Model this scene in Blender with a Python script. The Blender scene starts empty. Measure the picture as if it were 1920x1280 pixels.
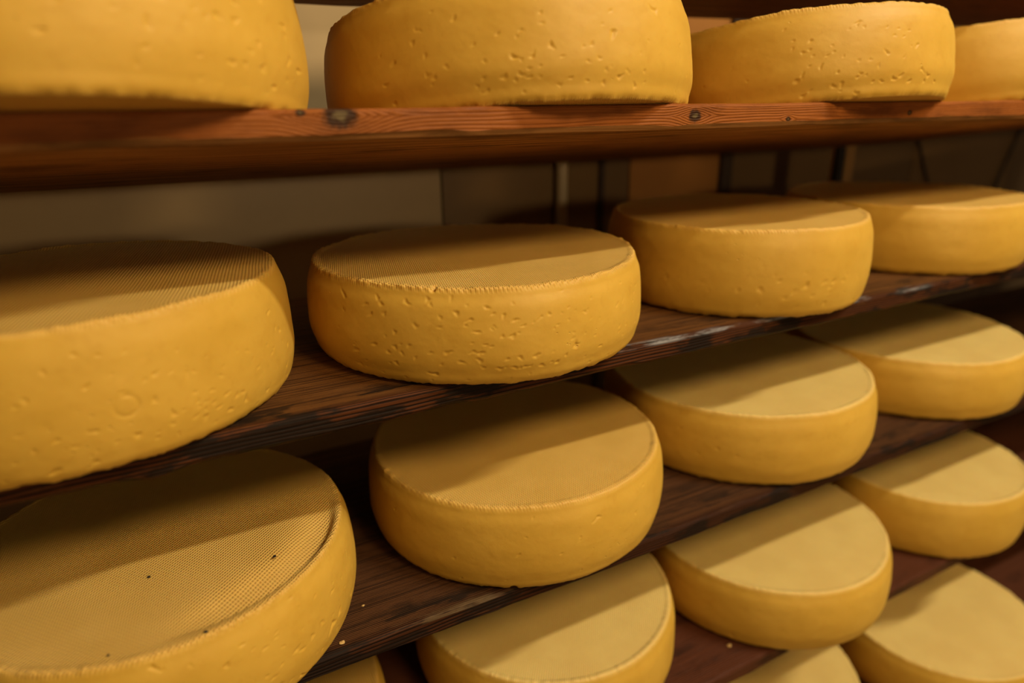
import bpy, math, random
import numpy as np
from mathutils import Matrix, Vector

S = bpy.context.scene
C = S.collection
ZO = 1.30                       # height of the camera's level datum above the floor

# ------------------------------------------------------------------ camera
cam = bpy.data.cameras.new('camera')
cam_o = bpy.data.objects.new('camera', cam); C.objects.link(cam_o); S.camera = cam_o
cam.sensor_width = 36.0
cam.lens = 1239.4 / 1920 * 36.0
R_ = Vector((0.885, -0.465, -0.014)); F_ = Vector((0.435, 0.838, -0.330)).normalized()
R_ = (R_ - F_ * R_.dot(F_)).normalized(); U_ = R_.cross(F_)
cam_o.matrix_world = Matrix(((R_.x, U_.x, -F_.x, 0.0), (R_.y, U_.y, -F_.y, -0.4361),
                             (R_.z, U_.z, -F_.z, 0.0643 + ZO), (0, 0, 0, 1)))
cam.clip_start = 0.02
cam.dof.use_dof = True
cam.dof.focus_distance = 0.54
cam.dof.aperture_fstop = 2.5

# ------------------------------------------------------------------ light
S.view_settings.view_transform = 'Standard'
S.view_settings.look = 'None'
S.view_settings.gamma = 1.0
S.view_settings.exposure = 0.0
w = bpy.data.worlds.new('world'); S.world = w; w.use_nodes = True
w.node_tree.nodes['Background'].inputs[0].default_value = (1.0, 0.62, 0.30, 1)
w.node_tree.nodes['Background'].inputs[1].default_value = 0.07

def lamp(name, loc, power, radius, col):
    l = bpy.data.lights.new(name, 'POINT'); l.energy = power; l.shadow_soft_size = radius; l.color = col
    o = bpy.data.objects.new(name, l); C.objects.link(o); o.location = loc
    return o
def tube_lamp(name, loc, power, length, width, tilt, col):          # a fluorescent tube fitting, parallel to the shelves
    l = bpy.data.lights.new(name, 'AREA'); l.shape = 'RECTANGLE'; l.size = length; l.size_y = width
    l.energy = power; l.color = col
    o = bpy.data.objects.new(name, l); C.objects.link(o); o.location = loc; o.rotation_euler = (tilt, 0, 0)
    return o
tube_lamp('ceiling_tube_lamp', (2.05, -1.5, 2.55 + ZO), 84, 1.5, 0.12, 0.5, (1.0, 0.95, 0.74))
lamp('globe_lamp', (0.60, -1.26, 1.02 + ZO), 74, 0.22, (1.0, 0.73, 0.37))
lamp('far_lamp', (0.6, -3.2, 0.42 + ZO), 62, 0.15, (1.0, 0.78, 0.44))

# ------------------------------------------------------------------ helpers
def tag(o, label=None, cat=None, group=None, kind=None):
    if label: o['label'] = label
    if cat: o['category'] = cat
    if group: o['group'] = group
    if kind: o['kind'] = kind
    return o

def mesh_obj(name, verts, faces, mats, parent=None, smooth=False, fmat=None):
    me = bpy.data.meshes.new(name)
    me.from_pydata([tuple(v) for v in verts], [], [tuple(f) for f in faces])
    for m in (mats if isinstance(mats, (list, tuple)) else [mats]): me.materials.append(m)
    if fmat is not None: me.polygons.foreach_set('material_index', fmat)
    if smooth: me.polygons.foreach_set('use_smooth', [True] * len(me.polygons))
    me.validate(); me.update()
    o = bpy.data.objects.new(name, me); C.objects.link(o)
    if parent: o.parent = parent
    return o

def box_vf(x0, x1, y0, y1, z0, z1, off=0):
    v = [(x0,y0,z0),(x1,y0,z0),(x1,y1,z0),(x0,y1,z0),(x0,y0,z1),(x1,y0,z1),(x1,y1,z1),(x0,y1,z1)]
    f = [(0,3,2,1),(4,5,6,7),(0,1,5,4),(1,2,6,5),(2,3,7,6),(3,0,4,7)]
    return v, [tuple(i + off for i in q) for q in f]

def bevel(o, wd, seg=2):
    m = o.modifiers.new('bevel', 'BEVEL'); m.width = wd; m.segments = seg; m.limit_method = 'ANGLE'
    return o

class NT:                                       # tiny node writer
    def __init__(s, name):
        s.m = bpy.data.materials.new(name); s.m.use_nodes = True
        s.t = s.m.node_tree; s.b = s.t.nodes['Principled BSDF']
    def n(s, typ, **k):
        nd = s.t.nodes.new(typ)
        for a, v in k.items(): setattr(nd, a, v)
        return nd
    def put(s, sock, v):
        if isinstance(v, bpy.types.NodeSocket): s.t.links.new(v, sock)
        elif v is not None: sock.default_value = v
    def math(s, op, a, b=0.0, c=None, clamp=False):
        nd = s.n('ShaderNodeMath', operation=op, use_clamp=clamp)
        s.put(nd.inputs[0], a); s.put(nd.inputs[1], b)
        if c is not None: s.put(nd.inputs[2], c)
        return nd.outputs[0]
    def step(s, x, a, b):                        # smooth 0 -> 1 as x goes a -> b
        nd = s.n('ShaderNodeMapRange', interpolation_type='SMOOTHSTEP')
        s.put(nd.inputs[0], x); nd.inputs[1].default_value = a; nd.inputs[2].default_value = b
        return nd.outputs[0]
    def mix(s, f, a, b, blend='MIX'):
        nd = s.n('ShaderNodeMix', data_type='RGBA', blend_type=blend)
        s.put(nd.inputs[0], f); s.put(nd.inputs[6], a); s.put(nd.inputs[7], b)
        return nd.outputs[2]
    def obj(s):
        return s.n('ShaderNodeTexCoord').outputs['Object']
    def sep(s, v):
        nd = s.n('ShaderNodeSeparateXYZ'); s.put(nd.inputs[0], v); return nd.outputs
    def comb(s, x, y, z):
        nd = s.n('ShaderNodeCombineXYZ')
        for i, q in enumerate((x, y, z)): s.put(nd.inputs[i], q)
        return nd.outputs[0]
    def scale(s, v, sc, loc=(0, 0, 0)):
        nd = s.n('ShaderNodeMapping'); s.put(nd.inputs[0], v)
        nd.inputs['Scale'].default_value = sc; nd.inputs['Location'].default_value = loc
        return nd.outputs[0]
    def noise(s, v, sc, det=4.0, rough=0.55, dist=0.0):
        nd = s.n('ShaderNodeTexNoise'); s.put(nd.inputs['Vector'], v)
        nd.inputs['Scale'].default_value = sc; nd.inputs['Detail'].default_value = det
        nd.inputs['Roughness'].default_value = rough; nd.inputs['Distortion'].default_value = dist
        return nd.outputs[0]
    def bump(s, h, dist, strength=1.0, prev=None):
        nd = s.n('ShaderNodeBump'); s.put(nd.inputs['Height'], h)
        nd.inputs['Distance'].default_value = dist; nd.inputs['Strength'].default_value = strength
        if prev is not None: s.put(nd.inputs['Normal'], prev)
        return nd.outputs[0]
    def set(s, **k):
        for a, v in k.items(): s.put(s.b.inputs[a.replace('_', ' ')], v)

def rgb(r, g, b): return (r, g, b, 1.0)
def srgb(r, g, b):
    f = lambda c: (c/255/12.92 if c/255 <= 0.04045 else ((c/255 + 0.055)/1.055)**2.4)
    return (f(r), f(g), f(b), 1.0)

# ------------------------------------------------------------------ materials
CH_SIDE_A, CH_SIDE_B, CH_SIDE_C = rgb(0.61, 0.345, 0.043), rgb(0.66, 0.385, 0.056), rgb(0.54, 0.285, 0.031)
CH_TOP_A, CH_TOP_B = rgb(0.66, 0.385, 0.085), rgb(0.72, 0.43, 0.105)
def cheese_mat(name, CH_TOP_A, CH_TOP_B):
    m = NT(name); o = m.obj(); x, y, z = m.sep(o)
    at = m.n('ShaderNodeAttribute', attribute_name='cloth'); cloth = at.outputs['Fac']
    n1 = m.noise(o, 14.0, 5, 0.6); n2 = m.noise(o, 90.0, 4, 0.6); n3 = m.noise(o, 420.0, 3, 0.6)
    side = m.mix(m.step(n1, 0.35, 0.7), CH_SIDE_A, CH_SIDE_B)
    side = m.mix(m.math('MULTIPLY', m.step(n2, 0.5, 0.75), 0.35), side, CH_SIDE_C)
    top = m.mix(m.step(n1, 0.35, 0.7), CH_TOP_A, CH_TOP_B)
    col = m.mix(cloth, side, top)
    # woven cheesecloth print on the flat faces
    wa = m.n('ShaderNodeAttribute', attribute_name='weave'); wx, wy, wz = m.sep(wa.outputs['Vector'])
    k = 2 * math.pi / 0.0023
    wob = m.math('MULTIPLY', m.noise(o, 9.0, 2), 12.0)
    sx = m.math('SINE', m.math('ADD', m.math('MULTIPLY', wx, k), wob))
    sy = m.math('SINE', m.math('ADD', m.math('MULTIPLY', wy, k * 0.9), wob))
    weave = m.math('ADD', m.math('MULTIPLY', sx, 0.55), m.math('MULTIPLY', m.math('MULTIPLY', sx, sy), 0.5))
    weave = m.math('MULTIPLY', m.math('MULTIPLY', m.math('MULTIPLY', weave, cloth), wz), m.math('ADD', 0.45, m.noise(o, 12.0, 2)))
    b = m.bump(weave, 0.0006, 1.0)
    v = m.n('ShaderNodeTexVoronoi'); m.put(v.inputs['Vector'], m.scale(o, (1, 1, 1.5))); v.inputs['Scale'].default_value = 120.0
    pit = m.math('MULTIPLY', m.step(v.outputs['Distance'], 0.16, 0.04), m.step(m.noise(o, 20.0, 2), 0.58, 0.70))
    b = m.bump(m.math('MULTIPLY', pit, m.math('SUBTRACT', 1.0, cloth)), -0.0005, 1.0, b)
    b = m.bump(n2, 0.0005, 0.45, b)
    b = m.bump(n3, 0.00010, 0.5, b)
    m.set(Base_Color=col, Roughness=0.55, Normal=b, Specular_IOR_Level=0.35)
    m.set(Subsurface_Weight=0.22, Subsurface_Scale=0.004)
    m.b.inputs['Subsurface Radius'].default_value = (1.0, 0.45, 0.12)
    return m.m
M_cheese = cheese_mat('cheese_rind', CH_TOP_A, CH_TOP_B)
M_pale_top = cheese_mat('cheese_rind_lit_top', rgb(0.72, 0.48, 0.150), rgb(0.78, 0.54, 0.175))  # tops painted paler, standing in for stronger light on the lower rows

def wood_mat(name, light, dark, stain, stain_amt=0.4, knots=(), rough=0.5, ringk=340.0, edge=None, edge_rng=None, front_dark=None, yk=0.55, char=0.0, ringw=0.62, hairw=0.15):
    """plank grain along x; knots are (x, z, radius) on the front face; edge is a worn streak near the front arris, with painted sheen where grey"""
    m = NT(name); o = m.obj(); x, y, z = m.sep(o)
    st = m.scale(o, (1.2, 9.0, 9.0))
    warp = m.noise(st, 1.6, 3)
    bend = m.math('MULTIPLY', warp, 0.030)
    kmask = None; kcore = None
    for kx, kz, kr in knots:
        dx = m.math('MULTIPLY', m.math('SUBTRACT', x, kx), 0.72); dz = m.math('SUBTRACT', z, kz)
        d = m.math('SQRT', m.math('ADD', m.math('MULTIPLY', dx, dx), m.math('MULTIPLY', dz, dz)))
        dn = m.math('DIVIDE', d, kr)
        g = m.math('POWER', 2.71828, m.math('MULTIPLY', m.math('MULTIPLY', dn, dn), -0.22))
        sgn = m.math('SIGN', dz)
        bend = m.math('ADD', bend, m.math('MULTIPLY', m.math('MULTIPLY', g, sgn), kr * -1.3))
        dw = m.math('ADD', dn, m.math('MULTIPLY', m.math('SUBTRACT', m.noise(o, 260.0, 3), 0.5), 0.7))
        mk = m.step(dw, 1.15, 0.6); cr = m.step(dw, 0.5, 0.15)
        kmask = mk if kmask is None else m.math('MAXIMUM', kmask, mk)
        kcore = cr if kcore is None else m.math('MAXIMUM', kcore, cr)
    q = m.math('ADD', m.math('ADD', z, m.math('MULTIPLY', y, yk)), bend)
    ring = m.math('SINE', m.math('ADD', m.math('MULTIPLY', q, ringk * 2 * math.pi), m.math('MULTIPLY', m.noise(m.scale(o, (5, 60, 60)), 4.0, 3), 2.2)))
    ring = m.step(ring, -0.5, 1.0)
    fib = m.noise(m.scale(o, (14.0, 620.0, 620.0)), 1.0, 4, 0.65)
    f = m.math('ADD', m.math('MULTIPLY', ring, ringw), m.math('MULTIPLY', m.math('SUBTRACT', fib, 0.3), 0.75), clamp=True)
    hair = m.step(m.noise(m.scale(o, (5.0, 330.0, 330.0)), 1.0, 3, 0.6), 0.50, 0.62)
    f = m.math('ADD', f, m.math('MULTIPLY', hair, hairw), clamp=True)
    col = m.mix(f, light, dark)
    blot = m.step(m.noise(m.scale(o, (4.0, 14.0, 14.0)), 2.2, 6, 0.65), 0.48, 0.70)
    col = m.mix(m.math('MULTIPLY', blot, stain_amt), col, stain)
    if front_dark is not None:
        fd = m.step(y, 0.014, 0.001); fd = m.math('MULTIPLY', fd, m.step(m.noise(m.scale(o, (9, 60, 60)), 1.5, 5, 0.7), 0.26, 0.46))
        band = m.math('ADD', m.math('MULTIPLY', m.step(ring, 0.25, 0.75), 0.85), m.math('MULTIPLY', m.step(fib, 0.5, 0.8), 0.3), clamp=True)
        col = m.mix(m.math('MULTIPLY', fd, 0.95), col, m.mix(band, front_dark, rgb(0.006, 0.003, 0.0015)))
    if char:                                     # blackened, damp patches along the front arris
        ch = m.math('MULTIPLY', m.step(y, 0.045, 0.012), m.step(m.noise(m.scale(o, (7, 26, 26), (3.1, 0, 0)), 1.6, 5, 0.62), 0.50, 0.58))
        col = m.mix(m.math('MULTIPLY', ch, char), col, rgb(0.010, 0.006, 0.004))
    if kmask is not None:
        col = m.mix(m.math('MULTIPLY', kmask, 0.92), col, rgb(0.028, 0.014, 0.008))
        col = m.mix(m.math('MULTIPLY', kcore, 0.5), col, rgb(0.22, 0.16, 0.07))
    r = m.math('ADD', rough, m.math('MULTIPLY', m.math('SUBTRACT', fib, 0.5), 0.25))
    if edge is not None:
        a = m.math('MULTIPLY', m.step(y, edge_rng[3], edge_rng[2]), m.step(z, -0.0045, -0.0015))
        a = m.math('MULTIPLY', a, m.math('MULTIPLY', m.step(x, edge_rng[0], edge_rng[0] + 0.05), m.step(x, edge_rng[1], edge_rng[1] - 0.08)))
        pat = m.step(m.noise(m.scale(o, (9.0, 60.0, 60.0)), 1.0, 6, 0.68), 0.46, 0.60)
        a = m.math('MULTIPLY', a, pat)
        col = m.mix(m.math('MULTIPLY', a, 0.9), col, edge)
    b = m.bump(ring, -0.0004, 0.8)
    b = m.bump(fib, -0.0007, 0.8, b)
    b = m.bump(m.noise(o, 60.0, 4), 0.0012, 0.5, b)
    m.set(Base_Color=col, Roughness=r, Normal=b, Specular_IOR_Level=0.12)
    return m.m

ZT = 0.0
M_woodA = wood_mat('orange_pine', srgb(156, 90, 38), srgb(128, 68, 26), srgb(84, 42, 16), 0.55,
                   knots=((0.108, -0.0050, 0.0088), (0.084, -0.003, 0.0026), (0.397, -0.0095, 0.0055), (0.508, -0.014, 0.0024), (0.68, -0.011, 0.0028)), ringk=430.0, ringw=0.38)
M_woodA2 = wood_mat('brown_pine_underside', srgb(176, 124, 74), srgb(124, 82, 44), srgb(76, 48, 26), 0.7, ringk=160.0, rough=0.6)
M_woodB = wood_mat('weathered_brown_wood', srgb(124, 80, 38), srgb(52, 29, 12), srgb(36, 20, 10), 0.5, ringk=330.0, rough=0.6,
                   edge=srgb(150, 148, 152), edge_rng=(0.31, 0.83, 0.003, 0.010), front_dark=srgb(82, 42, 19), yk=1.7, char=0.9, hairw=0.6)  # grey edge: wear, with the bevel's glossy reflection painted into the colour
M_woodC = wood_mat('dark_brown_wood', srgb(98, 62, 36), srgb(40, 23, 12), srgb(26, 16, 10), 0.65, ringk=330.0, rough=0.6,
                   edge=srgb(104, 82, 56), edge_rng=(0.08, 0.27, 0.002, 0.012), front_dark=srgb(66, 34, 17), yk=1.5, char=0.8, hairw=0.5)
M_woodD = wood_mat('reddish_brown_wood', srgb(92, 50, 30), srgb(56, 28, 17), srgb(28, 15, 9), 0.8, ringk=300.0, rough=0.5, yk=1.4, ringw=0.4)
M_woodZ = wood_mat('brown_wood', srgb(168, 112, 66), srgb(112, 68, 38), srgb(76, 44, 24), 0.5, ringk=200.0)

def plain(name, col, rough=0.6, metal=0.0, nscale=20.0, amt=0.3, bump=0.0006):
    m = NT(name); o = m.obj(); n = m.noise(o, nscale, 5, 0.6)
    dk = (col[0]*0.6, col[1]*0.58, col[2]*0.55, 1)
    m.set(Base_Color=m.mix(m.math('MULTIPLY', m.step(n, 0.35, 0.7), amt), col, dk), Roughness=rough, Metallic=metal,
          Normal=m.bump(n, bump, 0.6))
    return m.m
M_wall = [plain('wall_panel_%s' % k, c, 0.45, 0, 6.0, 0.25) for k, c in (
    ('cream', srgb(176, 148, 104)), ('olive', srgb(120, 88, 44)), ('ochre', srgb(168, 112, 52)), ('umber', srgb(110, 82, 48)), ('dusk', srgb(96, 72, 44)))]
M_pale = plain('pale_plastic', srgb(190, 168, 130), 0.35)
M_dark = plain('dark_metal', srgb(26, 20, 16), 0.5, 0.2)
M_batten = plain('dark_batten', srgb(62, 44, 28), 0.7)
M_cable = plain('cable_sheath', srgb(44, 32, 22), 0.6)
M_lath = plain('pale_lath_wood', srgb(150, 108, 58), 0.6)
M_floor = plain('stone_floor', srgb(120, 92, 62), 0.7, 0, 4.0)
M_ceil = plain('lime_ceiling', srgb(190, 165, 125), 0.8, 0, 4.0)
M_speck = plain('dark_speck', srgb(24, 14, 8), 0.6)
M_crumb = plain('dry_cheese_crumb', srgb(206, 168, 104), 0.6)

# ------------------------------------------------------------------ the setting
X0, X1, YW = -0.9, 2.6, 0.50
bounds = [X0, 0.372, 0.566, 0.655, 0.717, 0.922, 1.25, 1.50, 1.90, X1]
light_tone = [0, 1, 1, 3, 2, 3, 4, 3, 4]  # panel colours stand in for patches of light on the wall
v, f, fm = [], [], []
for i in range(len(bounds) - 1):
    vv, ff = box_vf(bounds[i] + 0.0015, bounds[i+1] - 0.0015, YW, YW + 0.03, 0.0, 2.6, len(v))
    v += vv; f += ff; fm += [light_tone[i]] * 6
vv, ff = box_vf(X0, X1, YW + 0.03, YW + 0.08, 0.0, 2.6, len(v)); v += vv; f += ff; fm += [4] * 6
wall = tag(mesh_obj('wall_back', v, f, M_wall, fmat=fm), kind='structure')
v, f = box_vf(X0, X1, -2.2, YW + 0.08, -0.05, 0.0); tag(mesh_obj('floor', v, f, M_floor), kind='structure')
for i, (xa, xb, mt) in enumerate(((0.922, 0.948, M_batten), (0.652, 0.661, M_batten))):
    v, f = box_vf(xa, xb, YW - 0.008, YW, 0.0, 2.6)
    tag(mesh_obj('trim_%d' % (i + 1), v, f, mt), kind='structure')

def tube(name, pts, r, mat, parent=None, seg=12):
    cu = bpy.data.curves.new(name, 'CURVE'); cu.dimensions = '3D'; cu.bevel_depth = r; cu.bevel_resolution = 4; cu.use_fill_caps = True
    sp = cu.splines.new('POLY'); sp.points.add(len(pts) - 1)
    for p, q in zip(sp.points, pts): p.co = (*q, 1)
    o = bpy.data.objects.new(name, cu)
    C.objects.link(o)
    dg = bpy.context.evaluated_depsgraph_get(); me = bpy.data.meshes.new_from_object(o.evaluated_get(dg))
    bpy.data.objects.remove(o); bpy.data.curves.remove(cu)
    me.name = name; me.materials.clear(); me.materials.append(mat)
    me.polygons.foreach_set('use_smooth', [True] * len(me.polygons))
    o = bpy.data.objects.new(name, me); C.objects.link(o)
    if parent: o.parent = parent
    return o

tag(tube('pipe', [(0.575, YW - 0.010, 0.0), (0.575, YW - 0.010, 2.6)], 0.0095, M_pale),
    'thin pale vertical pipe on the back wall, above the pitted middle cheese', 'pipe')
tag(tube('cable', [(1.48, YW - 0.005, ZO + 0.02), (1.52, YW - 0.005, ZO - 0.04), (1.60, YW - 0.005, ZO - 0.16), (1.64, YW - 0.005, ZO - 0.24)], 0.003, M_cable),
    'thin dark cable slanting down rightwards on the wall right of the black post', 'cable', 'cables on the back wall')
tag(tube('cable', [(1.935, YW - 0.005, ZO + 0.06), (1.88, YW - 0.005, ZO - 0.05), (1.84, YW - 0.005, ZO - 0.15), (1.80, YW - 0.005, ZO - 0.24)], 0.003, M_cable),
    'thin dark cable slanting down leftwards on the wall at the far right', 'cable', 'cables on the back wall')

YR = 0.345                      # rear edge of every board; the posts stand right behind it
def post(x, wd, label, mat, y=YR, d=0.03, cat='post', name='rack_post'):
    v, f = box_vf(x - wd/2, x + wd/2, y, y + d, 0.0, 2.5)
    return tag(bevel(mesh_obj(name, v, f, mat), 0.0015), label, cat)
post(1.054, 0.012, 'narrow black metal post behind the third and fourth cheeses of the second shelf', M_dark, d=0.014)
post(1.0745, 0.024, 'slim pale wooden lath standing against the right side of the black post', M_lath, cat='lath', name='wooden_lath')

# ------------------------------------------------------------------ shelf boards
def drop_at(x):                 # how far the rear edge of the warped top board hangs below its front edge
    return 0.0505 - 0.032 * max(0.0, min(1.0, (x - 1.15) / 0.5)) ** 1.3

def board(zt, yf, th, mat, label, seed, drop=None, x0=-0.55, x1=2.05, bev=0.0028, flakes=(), under=None):
    rnd = np.random.RandomState(seed)
    xs = np.linspace(x0, x1, 420)
    def wob(amp, fr):
        s = np.zeros_like(xs)
        for k in range(7):
            s += np.sin(xs * fr * (1 + k * 0.83) + rnd.rand() * 6.28) / (1 + 0.7 * k)
        return s * amp
    wf, wt, wb, wc = wob(0.0007, 9), wob(0.0003, 11), wob(0.0004, 13), wob(0.00035, 41)
    ring = []
    D = YR - yf
    ny = 8
    for i, x in enumerate(xs):
        dr = drop(x) if drop else 0.0
        b = bev + wc[i]
        tb = -th + wb[i] * 0.6
        for fx, dz in flakes:
            tb -= dz * math.exp(-((x - fx) / 0.012) ** 2)
        prof = [(wf[i], tb + b * 1.2), (wf[i], -b), (wf[i] + b * 0.35, -b * 0.35), (wf[i] + b, 0.0 + wt[i] * 0.3)]
        prof += [(D * q, 0.0) for q in (0.15, 0.4, 0.7)] + [(D, -0.0), (D, -th), (D * 0.6, -th), (D * 0.2, -th), (wf[i] + b * 1.2, tb)]
        ring.append([(x, py, pz - dr * max(py, 0) / D) for py, pz in prof])
    k = len(ring[0])
    v = [q for r in ring for q in r]
    f = [(i*k + j, (i+1)*k + j, (i+1)*k + (j+1) % k, i*k + (j+1) % k) for i in range(len(xs)-1) for j in range(k)]
    f = [tuple(reversed(q)) for q in f]
    f.append(tuple(range(k))); f.append(tuple(reversed([(len(xs)-1)*k + j for j in range(k)])))
    fm = [1 if j in (8, 9, 10, 11) else 0 for _ in range(len(xs)-1) for j in range(k)] + [0, 0] if under else None
    o = mesh_obj('shelf_board', v, f, [mat, under] if under else mat, fmat=fm)
    o.location = (0, yf, zt + ZO)
    return tag(o, label, 'shelf')

ZA, ZB, ZC, ZD, ZE = 0.0675, -0.1407, -0.3424, -0.5646, -0.8061
ZZ = 0.246
YF = dict(Z=0.0, A=0.0, B=0.0162, C=-0.0014, D=-0.0149, E=0.0)
board(ZZ, 0.0, 0.019, M_woodZ, 'brown board above the top row of cheeses, only its underside in view', 3, lambda x: 0.055 - 0.02*max(0,x-0.2))
board(ZA, 0.0, 0.019, M_woodA, 'orange pine shelf board with knots in its front edge, holding the top row of cheeses', 5, drop_at, under=M_woodA2)
board(ZB, YF['B'], 0.0198, M_woodB, 'dark weathered shelf board with worn front edge and painted pale grey sheen, holding the second row', 8, flakes=((-0.033, 0.0035), (0.21, 0.001)))
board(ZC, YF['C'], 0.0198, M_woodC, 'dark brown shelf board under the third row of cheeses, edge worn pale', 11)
board(ZD, YF['D'], 0.0198, M_woodD, 'reddish brown shelf board under the fourth row of cheeses, at lower right', 14)
board(ZE, YF['E'], 0.0198, M_woodD, 'lowest shelf board, reddish brown, glimpsed behind the cheeses in the lower right corner', 17)

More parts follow.
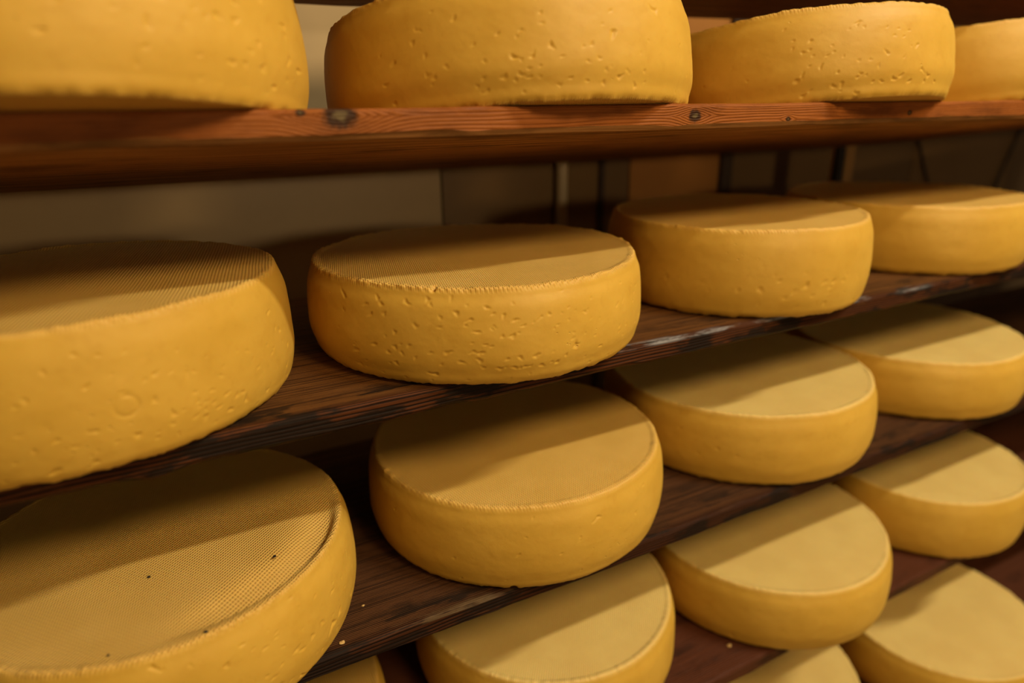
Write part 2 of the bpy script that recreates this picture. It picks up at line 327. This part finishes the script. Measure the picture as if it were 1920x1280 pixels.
# ------------------------------------------------------------------ cheeses
H = 0.0871
PITS = {
    'B2': [(-2.35,68.7,2.3,1.6),(-2.237,71.8,3.9,1.2),(-2.225,68.4,1.3,2.0),(-2.121,73.6,1.2,2.0),(-2.095,62.5,2.1,2.0),(-2.029,57.5,3.3,1.2),(-1.947,66.1,3.3,1.2),(-1.918,61.7,2.9,0.8),(-1.868,59.8,1.7,1.6),(-1.812,55.9,4.3,1.2),(-1.681,56.2,2.3,0.8),(-1.638,57.4,1.9,1.2),(-1.997,48.3,2.9,1.2),(-1.929,50.6,1.3,1.2),(-1.772,50.8,2.7,0.8),(-2.298,51.7,1.8,2.0),(-2.179,51.9,2.6,0.8),(-2.409,45.9,2.0,1.2),(-1.878,43.7,3.4,0.8),(-1.826,42.3,4.4,0.8),(-2.416,34.2,4.6,1.2),(-2.337,36.2,1.9,1.2),(-2.454,29.0,2.1,1.2),(-2.379,29.7,1.5,1.6),(-2.309,26.3,1.4,1.6),(-2.23,31.5,1.8,0.8),(-2.146,32.0,2.6,1.6),(-2.083,24.1,3.1,1.2),(-2.021,32.6,2.2,1.2),(-1.979,31.7,2.6,1.2),(-1.988,25.2,2.2,1.6),(-1.854,25.3,2.7,0.8),(-1.792,25.8,1.8,1.6),(-1.713,25.3,2.4,1.6),(-1.68,16.7,2.4,1.2),(-1.591,17.3,2.1,1.7),(-1.544,22.0,1.6,1.3),(-1.765,17.1,1.9,1.2),(-1.819,17.4,2.7,1.2),(-1.89,17.0,2.2,1.6),(-1.972,18.5,1.8,1.2),(-2.18,21.6,1.8,0.8),(-2.172,58.9,1.3,1.6),(-2.468,58.6,2.1,1.2),(-2.549,57.0,2.9,1.2),(-2.531,34.0,2.9,1.3),(-2.663,25.9,2.8,1.7),(-2.583,64.2,2.4,1.2),(-2.484,65.4,2.6,1.2),(-2.66,12.8,2.8,1.7),(-2.418,20.8,2.1,1.2),(-1.425,54.1,1.8,1.3),(-1.473,28.8,1.7,1.3),(-1.507,34.4,1.7,0.8)],
    'A2': [(-2.026,29.3,2.9,1.4),(-1.947,29.4,2.2,1.4),(-1.993,27.5,1.5,0.7),(-1.896,49.7,3.0,0.7),(-1.9,56.3,1.5,0.7),(-1.569,43.4,3.3,1.8),(-1.864,35.1,2.2,1.8),(-1.679,35.4,1.7,1.1),(-1.718,34.0,1.2,0.7),(-1.611,19.1,1.3,1.5),(-1.537,14.5,2.4,1.5),(-1.619,10.9,1.8,1.5),(-1.961,16.2,1.8,0.7),(-2.025,15.3,1.8,0.7),(-2.16,17.7,1.8,1.1),(-2.15,28.8,1.5,1.1),(-2.465,47.4,2.2,1.1),(-2.57,36.3,1.9,1.5),(-2.149,9.6,1.8,1.4),(-2.19,13.1,1.5,1.1),(-1.779,14.2,2.0,0.7),(-1.44,8.9,2.2,1.5),(-1.311,61.8,3.4,1.5),(-1.291,61.0,2.1,1.9),(-2.318,28.6,1.6,1.1),(-2.409,24.2,1.7,1.1),(-1.829,10.0,1.5,0.7),(-1.962,21.3,2.2,0.7),(-1.817,28.1,2.7,0.5),(-2.631,23.1,2.6,1.1),(-1.701,24.3,1.6,0.7),(-2.441,54.7,1.7,0.7),(-1.987,46.1,2.2,0.7),(-1.916,22.6,1.1,0.7),(-1.573,57.6,1.4,0.7)],
    'A3': [(-2.362,19.7,3.4,2.9),(-2.334,23.6,1.9,2.9),(-2.238,29.6,2.4,2.4),(-2.167,12.7,3.0,2.4),(-2.118,13.6,2.6,2.8),(-2.035,18.1,3.2,1.4),(-2.017,20.6,2.2,1.4),(-1.883,13.1,3.0,1.4),(-1.812,14.9,3.2,2.4),(-1.689,12.7,3.0,1.9),(-1.56,12.0,3.8,1.5),(-2.022,4.5,2.7,2.4),(-1.868,36.4,3.0,1.9),(-2.034,31.9,1.6,1.9),(-1.97,31.8,2.8,0.9),(-1.919,26.8,1.7,1.9),(-2.332,43.7,2.4,1.4),(-2.294,45.1,1.9,1.4),(-2.277,39.8,1.5,1.4),(-2.205,38.4,2.0,0.9),(-2.17,41.1,1.5,1.9),(-2.178,46.7,1.5,1.4),(-2.288,53.2,2.9,1.4),(-2.085,59.4,1.5,1.4),(-2.042,62.1,1.6,0.9),(-2.002,60.5,1.6,2.3),(-1.869,58.8,1.8,0.9),(-1.793,57.4,2.0,0.9),(-1.719,55.9,2.2,0.9),(-1.822,51.5,1.9,1.4),(-1.759,50.4,2.1,0.9),(-2.147,23.6,2.5,1.4),(-2.327,6.5,3.9,1.9),(-2.289,10.3,1.9,1.9),(-1.763,16.9,2.7,2.4),(-1.987,19.2,1.7,0.9),(-2.297,31.3,1.5,1.4),(-1.612,22.2,3.4,1.9),(-1.659,43.0,3.2,1.9),(-1.94,13.7,1.7,1.9),(-2.383,48.2,1.4,1.9),(-1.447,12.3,6.1,1.5),(-1.536,16.7,4.9,1.9)],
    'B1': [(-1.246,40.5,2.2,1.6),(-1.185,28.0,2.3,1.7),(-1.193,21.6,1.9,1.0),(-1.463,30.7,2.7,1.2),(-1.485,32.3,1.3,0.9),(-1.327,21.4,2.9,1.3),(-1.1,20.9,3.8,1.0),(-1.055,18.1,2.6,1.4),(-1.177,13.7,1.2,1.0),(-1.254,19.1,1.1,1.0),(-1.532,23.9,3.0,0.9),(-1.585,30.2,2.0,1.2),(-1.402,20.6,1.7,0.6),(-1.458,58.4,2.6,1.2),(-1.575,71.2,1.6,1.2),(-1.4,75.4,1.3,1.2),(-1.227,56.7,1.8,1.6),(-1.167,55.5,1.5,0.7),(-1.102,52.1,1.6,2.0),(-1.073,51.2,1.6,0.7),(-1.265,55.0,1.4,0.6),(-0.991,21.1,2.8,1.1),(-0.932,15.2,3.0,1.4),(-0.946,28.0,2.9,1.1),(-0.892,23.2,2.1,1.1),(-0.854,23.5,2.2,1.1),(-0.835,16.8,2.3,2.2),(-1.081,30.5,1.7,1.0),(-1.047,28.5,1.7,0.7),(-1.085,37.6,1.6,1.0),(-1.014,34.8,1.8,1.0),(-0.961,42.4,1.4,0.7),(-1.012,57.8,1.3,0.7),(-0.8,50.9,1.8,0.7),(-0.852,53.7,1.1,1.1),(-0.618,39.3,1.7,0.8),(-0.74,35.4,2.0,0.8),(-1.693,37.4,2.7,0.9),(-1.661,25.6,1.7,0.9),(-1.645,56.7,1.6,1.5),(-1.472,78.0,1.9,1.2),(-1.012,25.7,1.4,1.1),(-1.053,23.7,1.7,0.7),(-1.077,27.1,1.3,0.7)],
    'A1': [(-1.201,33.8,2.1,2.4),(-1.49,26.6,2.3,1.5),(-1.217,22.9,1.8,1.3),(-0.914,21.4,2.5,1.5),(-0.855,22.3,4.2,1.2),(-0.762,21.5,6.7,1.6),(-0.776,35.1,4.9,1.3),(-0.823,29.4,2.0,1.2),(-0.955,44.2,2.4,2.1),(-0.879,44.2,4.0,1.5),(-1.003,41.9,1.5,1.2),(-1.081,38.1,1.3,1.1),(-0.877,54.6,4.0,1.8),(-1.145,47.8,1.9,2.5),(-1.044,22.5,1.8,1.1),(-0.556,31.7,3.7,1.4),(-0.581,45.9,3.5,1.0),(-0.577,51.3,3.5,1.7),(-1.249,14.8,1.4,1.3),(-0.466,28.2,5.1,1.8),(-0.686,12.9,2.6,1.7),(-1.042,44.9,1.4,1.1),(-1.295,39.4,1.4,1.0),(-1.433,40.3,2.3,1.2),(-0.726,60.6,3.0,1.3),(-1.374,44.0,1.6,0.8),(-0.583,19.6,4.3,0.7)],
    'C1': [(-1.624,78.8,2.6,1.7),(-1.35,61.3,4.3,1.4),(-1.268,69.4,2.0,1.4),(-1.178,57.9,3.2,1.1),(-1.11,60.3,5.1,0.7),(-1.024,38.4,4.5,1.6),(-1.091,50.0,2.3,0.8),(-0.756,27.6,3.9,2.9),(-0.845,41.1,2.4,1.2),(-0.983,78.4,1.9,1.1),(-0.852,66.1,3.1,0.8),(-0.728,55.1,2.9,1.2),(-1.163,30.6,2.9,1.1),(-1.191,35.6,2.8,0.7),(-1.114,36.7,1.8,1.1),(-1.484,72.4,1.3,1.0),(-0.685,29.6,3.3,2.1),(-1.107,63.8,2.3,0.7),(-0.923,38.6,2.2,1.6)],
    'B3': [(-2.05,41.9,2.3,1.6),(-1.857,35.3,4.0,2.1),(-1.918,31.2,2.6,1.1),(-1.942,29.6,1.9,1.6),(-2.171,33.7,2.8,2.1),(-2.308,32.1,2.2,1.6),(-1.999,24.4,2.4,1.6),(-1.72,38.2,3.9,1.6),(-1.639,37.0,3.4,2.1),(-1.657,31.7,4.2,1.6),(-1.532,36.8,4.1,1.1),(-1.503,42.8,3.2,1.1),(-1.676,15.2,2.5,1.6),(-1.658,26.1,2.5,1.1),(-2.084,48.3,1.7,1.0),(-2.543,37.6,2.3,1.1),(-1.87,49.1,2.0,1.1),(-1.792,25.4,2.2,1.1)],
}
MARKS = {'B1': ((-1.345, 0.0422, 0.0066, 'ring'),), 'C2': ((-2.069, 0.0030, 0.0030, 'nick'),), 'B2': ((-2.213, 0.0790, 0.0020, 'nick'),)}
def vnoise(rs, nt, nz, TT, ZZ):             # lattice noise, periodic in the first axis
    g = rs.rand(nt, nz + 2)
    a = TT * nt; b = ZZ * nz
    i = np.floor(a).astype(int); j = np.clip(np.floor(b).astype(int), 0, nz)
    fa = a - i; fb = b - j; fa = fa*fa*(3-2*fa); fb = fb*fb*(3-2*fb)
    i0 = i % nt; i1 = (i+1) % nt
    return (g[i0, j]*(1-fa)*(1-fb) + g[i1, j]*fa*(1-fb) + g[i0, j+1]*(1-fa)*fb + g[i1, j+1]*fa*fb) - 0.5

def make_wheel(code, R, h, seed, nt, nside, npit, low_bias=0.6, specks=(), groove=None, rim_tear=0.5, weave=90, sharp=0, wamp=0.5):
    rs = np.random.RandomState(seed)
    # profile control points (r, z) from the bottom rim to the top rim
    cp = np.array([(R-0.020, 0.0), (R-0.0125, 0.0004), (R-0.0080, 0.0022), (R-0.0052, 0.0060), (R-0.0030, 0.0130), (R-0.0010, 0.25*h), (R, 0.45*h),
                   (R-0.0010, 0.66*h), (R-0.0034, 0.84*h), (R-0.0058, h-0.0070), (R-0.0072, h-0.0030), (R-0.0088, h-0.0006), (R-0.0112, h), (R-0.0150, h-0.0003)])
    if sharp: cp[:5] = [(R-0.020, 0.0), (R-0.0125, 0.0), (R-0.0085, 0.0004), (R-0.0066, 0.0026), (R-0.0040, 0.0110)]
    d = np.r_[0, np.cumsum(np.hypot(*np.diff(cp, axis=0).T))]
    # Catmull-Rom through the control points
    s = np.linspace(0, d[-1], nside)
    def cr(vals):
        m = np.gradient(vals, d)
        i = np.clip(np.searchsorted(d, s, 'right') - 1, 0, len(d) - 2)
        hh = d[i+1] - d[i]; t = (s - d[i]) / hh
        return ((2*t**3-3*t**2+1)*vals[i] + (t**3-2*t**2+t)*hh*m[i] + (-2*t**3+3*t**2)*vals[i+1] + (t**3-t**2)*hh*m[i+1])
    pr, pz = cr(cp[:, 0]), cr(cp[:, 1])
    ntop = 44
    rt = pr[-1] + (0.004 - pr[-1]) * np.linspace(0, 1, ntop + 1)[1:] ** 1.9
    rr = np.r_[np.array([0.004, (R-0.02)*0.5]), pr, rt]
    zz = np.r_[np.zeros(2), pz, np.full(ntop, h-0.0003)]
    n = len(rr)
    nr = np.gradient(zz); nz = -np.gradient(rr); L = np.hypot(nr, nz) + 1e-12; nr /= L; nz /= L
    nr[:2] = 0; nz[:2] = -1; nr[-ntop:] = 0; nz[-ntop:] = 1
    th = np.arange(nt) / nt * 2*np.pi
    TT, _ = np.meshgrid(th / (2*np.pi), zz, indexing='ij'); Z2 = np.clip(np.broadcast_to(zz/h, TT.shape), 0, 1)
    disp = 0.0016*vnoise(rs, 9, 2, TT, Z2) + 0.0007*vnoise(rs, 23, 4, TT, Z2) + 0.00028*vnoise(rs, 70, 9, TT, Z2) + 0.00010*vnoise(rs, 200, 26, TT, Z2)
    isside = np.zeros(n); isside[2:2+nside] = 1
    flat = np.r_[np.ones(2), np.zeros(nside), np.ones(ntop)]
    sidew = np.clip((R - 0.0135 - rr) / -0.004 , 0, 1)      # 0 on the flats, 1 on the side
    disp *= (0.12 + 0.88*sidew)[None, :]
    # torn, crumbly lip along both rims
    lip_t = np.exp(-((zz - h)/0.0022)**2) * np.exp(-((rr - (R-0.0095))/0.0035)**2)
    lip_b = np.exp(-(zz/0.0035)**2) * np.exp(-((rr - (R-0.010))/0.005)**2)
    l1 = vnoise(rs, 150, 1, TT, Z2*0) + 0.6*vnoise(rs, 400, 1, TT, Z2*0); l2 = vnoise(rs, 26, 1, TT, Z2*0)
    disp += lip_t[None, :] * (0.0011*l1 + 0.0012*l2 + 0.0005) * (0.5 + rim_tear)
    disp += lip_b[None, :] * (0.0018*(vnoise(rs, 130, 1, TT, Z2*0) + 0.5*vnoise(rs, 360, 1, TT, Z2*0)) - 0.0002)
    # pits in the side
    plist = [(a, b/1000, min(wd, 1.5*hh + 0.8)*(0.56 if code == 'A3' else 0.74)/1000, hh*(0.6 if code == 'A3' else 0.78)/1000, 0.0) for a, b, wd, hh in PITS.get(code, ())]
    for _ in range(npit):
        a = rs.uniform(-np.pi, 0.0); b = h * (0.08 + 0.84 * (rs.rand() ** (1.0 + low_bias)))
        sz = 0.0004 + 0.0009 * rs.rand() ** 3
        plist.append((a, b, sz * rs.uniform(1.0, 2.2), sz * rs.uniform(0.7, 1.2), rs.normal(0, 0.35)))
    zs = zz[2:2+nside]
    for a, b, wd, hh, rot in plist:
        hh = max(hh, 0.0007); wd = max(wd, 0.0007); dep = min(0.0022, 0.38*min(wd, hh*1.6) + 0.0003)
        ext = max(wd, hh) * 2.4
        i0 = int((a - ext/R) / (2*np.pi) * nt); i1 = int((a + ext/R) / (2*np.pi) * nt) + 1
        j = np.where((zs > b - ext) & (zs < b + ext))[0]
        if len(j) == 0: continue
        I = np.arange(i0, i1 + 1); da = (I / nt * 2*np.pi - a) * R; db = zs[j] - b
        A, B = np.meshgrid(da, db, indexing='ij')
        ang = rot + rs.normal(0, 0.12); c_, s_ = math.cos(ang), math.sin(ang)
        u = (A*c_ + B*s_) / wd; vv = (-A*s_ + B*c_ + 0.25*hh*np.sin(A/wd*2.2 + rs.rand()*6)) / hh
        ph = np.arctan2(vv, u); p1, p2 = rs.rand(2)*6.28; bow = rs.normal(0, 0.28)
        vv = vv + bow*(u*u - 0.5)
        q = (u*u + vv*vv) * (1 + 0.45*np.sin(2*ph + p1) + 0.4*np.sin(3*ph + p2))
        disp[np.ix_(I % nt, j + 2)] += -dep*np.exp(-(q**1.15)) + dep*0.10*np.exp(-((np.sqrt(q) - 1.7)/0.4)**2)
    # a pressed ring mark, nicks in a rim
    for a, b, r0, kind in MARKS.get(code, ()):
        da = ((th[:, None] - a + np.pi) % (2*np.pi) - np.pi) * R; db = (zz[None, :] - b)
        rho = np.hypot(da, db)
        if kind == 'ring': disp += -0.0007*np.exp(-((rho - r0)/0.0011)**2) * sidew[None, :] * (0.6 + vnoise(rs, 160, 12, TT, Z2))
        else: disp += -0.0032*np.exp(-(rho/r0)**4) * (rr > R - 0.016)[None, :]
    Rr = rr[None, :] + disp * nr[None, :]
    Zr = zz[None, :] + disp * nz[None, :]
    X = Rr*np.cos(th)[:, None]; Y = Rr*np.sin(th)[:, None]
    # slight slump of the whole top, and an optional cloth fold sunk along one side of the rim
    topw = np.clip((zz/h - 0.5)*2, 0, 1)[None, :]
    Zr = Zr + topw * np.clip(rr/R*1.6 - 0.4, 0, 1)[None, :] * 0.0022 * (vnoise(rs, 5, 1, TT, Z2*0) + 0.5*vnoise(rs, 13, 1, TT, Z2*0))
    if groove:
        a0, aw, off, gd = groove
        da = (th[:, None] - a0 + np.pi) % (2*np.pi) - np.pi
        dd = (R - off + 0.0025*np.sin(da*4.0)) - rr[None, :]
        g = np.exp(-(da/aw)**4) * gd * np.where(dd > 0, np.exp(-(dd/0.0165)**2), np.exp(-(dd/0.0042)**2))
        Zr = Zr - g * np.clip((zz/h - 0.9)*20, 0, 1)[None, :]
    zmin = Zr.min(); Zr = np.maximum(Zr, 0.0)
    V = np.stack([X, Y, Zr], -1).reshape(-1, 3)
    nV = len(V)
    V = np.vstack([V, [[0, 0, 0]], [[0, 0, h-0.0003]]])
    ii, jj = np.meshgrid(np.arange(nt), np.arange(n-1), indexing='ij'); i2 = (ii+1) % nt
    Q = np.stack([ii*n+jj, i2*n+jj, i2*n+jj+1, ii*n+jj+1], -1).reshape(-1, 4)
    ib = np.arange(nt); i2 = (ib+1) % nt
    T1 = np.stack([i2*n, ib*n, np.full(nt, nV)], -1); T2 = np.stack([ib*n+n-1, i2*n+n-1, np.full(nt, nV+1)], -1)
    me = bpy.data.meshes.new('round_cheese')
    me.vertices.add(len(V)); me.vertices.foreach_set('co', V.astype(np.float32).ravel())
    loops = np.concatenate([Q.ravel(), T1.ravel(), T2.ravel()])
    ls = np.concatenate([np.arange(len(Q))*4, len(Q)*4 + np.arange(2*nt)*3])
    lt = np.concatenate([np.full(len(Q), 4), np.full(2*nt, 3)])
    me.loops.add(len(loops)); me.loops.foreach_set('vertex_index', loops.astype(np.int32))
    me.polygons.add(len(ls)); me.polygons.foreach_set('loop_start', ls.astype(np.int32)); me.polygons.foreach_set('loop_total', lt.astype(np.int32))
    me.polygons.foreach_set('use_smooth', np.ones(len(ls), bool))
    me.update(calc_edges=True); me.validate()
    cl = np.clip((R - 0.0066 - rr)/0.0030, 0, 1)
    at = me.attributes.new('cloth', 'FLOAT', 'POINT')
    at.data.foreach_set('value', np.r_[np.tile(cl, nt), 1, 1].astype(np.float32))
    aw = math.radians(weave)        # direction in which the cloth threads ran
    wv = np.stack([X*math.sin(aw) - Y*math.cos(aw), X*math.cos(aw) + Y*math.sin(aw), 0*X + wamp], -1).reshape(-1, 3)
    at = me.attributes.new('weave', 'FLOAT_VECTOR', 'POINT')
    at.data.foreach_set('vector', np.vstack([wv, np.zeros((2, 3))]).astype(np.float32).ravel())
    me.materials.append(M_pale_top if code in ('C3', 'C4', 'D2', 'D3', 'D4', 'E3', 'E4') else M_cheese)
    return me

GROUP = 'cheese wheels ripening on the shelves'
TILT = -math.atan(0.0505 / YR)
def place(code, x, y, R, dh, label, seed, nt=560, nside=64, npit=60, rot=0.0, **k):
    h = H + dh
    me = make_wheel(code, R, h, seed, nt, nside, npit, **k)
    o = bpy.data.objects.new('round_cheese', me); C.objects.link(o)
    z = {'A': ZA, 'B': ZB, 'C': ZC, 'D': ZD, 'E': ZE}[code[0]]
    if code[0] == 'A':
        a = math.atan(drop_at(x) / YR)
        o.rotation_euler = (-a, 0, 0); z -= math.tan(a) * y
    o.location = (x, y, z + ZO + 0.0003)
    tag(o, label, 'cheese', GROUP)
    return o

HI = dict(nt=1000, nside=120)
place('A1', -0.049, 0.107, 0.160, 0.010, 'leftmost cheese of the top row, large and blurred, cut off by the upper left corner', 101, npit=20, sharp=1, wamp=0.60, weave=80, **HI)
place('A2', 0.2990, 0.1340, 0.1630, -0.004, 'cheese at top centre, its lower rim overhanging the orange pine board', 102, npit=60, sharp=1, wamp=0.80, weave=100, **HI)
place('A3', 0.6450, 0.125, 0.1620, -0.004, 'pitted cheese right of the one at top centre, on the orange pine board', 103, npit=25, sharp=1, low_bias=0.4, weave=90, **HI)
place('A4', 0.97, 0.13, 0.160, 0.0, 'smooth bright yellow cheese in the upper right corner, cut off by the right edge', 104, npit=10, sharp=1)
place('B1', -0.0731, 0.1400, 0.1559, 0.006, 'cheese at the left edge on the second shelf, small ring mark in its side', 111, npit=70, wamp=0.90, weave=82, **HI)
place('B2', 0.2591, 0.1369, 0.1585, -0.007, 'sharp pitted cheese in the middle of the photo, cloth print on its half-shaded top', 112, npit=120, low_bias=0.3, rim_tear=0.8, wamp=1.00, weave=118, **HI)
place('B3', 0.5958, 0.1369, 0.1492, 0.0038, 'third cheese from the left on the second shelf, few pits low on its side', 113, npit=25, weave=100)
place('B4', 0.9435, 0.1586, 0.1606, -0.001, 'rightmost cheese of the second shelf, cut by the right edge of the photo', 114, npit=12)
c1 = place('C1', -0.0457, 0.1057, 0.1523, -0.0013, 'large cheese in the lower left corner, dark specks and cloth fold on its top', 121, npit=90, groove=(-0.84, 0.56, 0.0205, 0.0105), wamp=1.00, weave=42, **HI)
place('C2', 0.2939, 0.1269, 0.1564, -0.0018, 'smooth cheese directly below the pitted middle one, small nick in its bottom rim', 122, npit=30, rim_tear=0.4, wamp=0.40, weave=100, **HI)
place('C3', 0.6377, 0.1514, 0.1717, 0.0, 'cheese on the third shelf between the nicked one and the right edge cheese', 123, npit=14, nt=700, nside=80, weave=70)
place('C4', 0.9772, 0.1454, 0.1670, -0.0037, 'rightmost cheese of the third shelf, its rim touching the right edge of the photo', 124, npit=8)
place('D1', -0.03, 0.13, 0.158, 0.0, 'sliver of a cheese at the bottom edge, under the large lower left one', 131, npit=10)
place('D2', 0.3342, 0.1337, 0.1576, -0.0008, 'cheese at the bottom centre, below the nicked one, cut off by the bottom edge', 132, npit=20, nt=800, nside=90, wamp=0.35, weave=55)
place('D3', 0.6736, 0.1116, 0.1688, -0.0016, 'whole cheese at lower right with a large bright half-moon of light on top', 133, npit=10, nt=700, nside=80)
place('D4', 1.0196, 0.1104, 0.1595, 0.0077, 'rightmost cheese of the fourth shelf, right of the half-moon lit one', 134, npit=6)
place('E3', 0.6637, 0.0893, 0.1592, 0.0, 'cheese peeking up from the bottom edge just below the half-moon lit one', 142, npit=6)
place('E4', 1.0202, 0.0325, 0.1609, 0.0, 'cheese filling the lower right corner with a wide pale top', 141, npit=6)

# dark specks on the large lower left cheese, crumbs on the boards
def blob(name, loc, r, mat, seed, parent=None, sq=(1, 1, 0.6)):
    rs = random.Random(seed)
    import bmesh
    bm = bmesh.new(); bmesh.ops.create_icosphere(bm, subdivisions=2, radius=r)
    for q in bm.verts:
        j = 1 + rs.uniform(-0.28, 0.28); q.co = Vector((q.co.x*sq[0]*j, q.co.y*sq[1]*j, q.co.z*sq[2]*j))
    me = bpy.data.meshes.new(name); bm.to_mesh(me); bm.free(); me.materials.append(mat)
    o = bpy.data.objects.new(name, me); C.objects.link(o); o.location = loc
    if parent: o.parent = parent
    return o
zt = H - 0.0013
for i, (sx, sy, r) in enumerate(((-0.008, -0.059, 0.0011), (0.078, -0.079, 0.0013), (0.025, -0.139, 0.0012), (-0.031, -0.131, 0.0008))):
    blob('speck', (sx, sy, zt + r*0.3), r, M_speck, 20 + i, c1)
for i, (cx, cy, cz, r, lb) in enumerate((
    (0.071, 0.008, ZC, 0.0016, 'pale crumb near the front edge of the dark shelf beside the lower left cheese'),
    (0.098, 0.042, ZC, 0.0010, 'tiny pale crumb further back on the dark shelf, beside the nicked cheese'),
    (0.531, 0.016, ZD, 0.0022, 'pale cheese crumb on the reddish shelf in front of the half-moon cheese'))):
    tag(blob('cheese_crumb', (cx, cy, cz + ZO + r*0.5), r, M_crumb, 40 + i, None, (1.3, 1, 0.7)), lb, 'crumb', 'crumbs on the shelves')
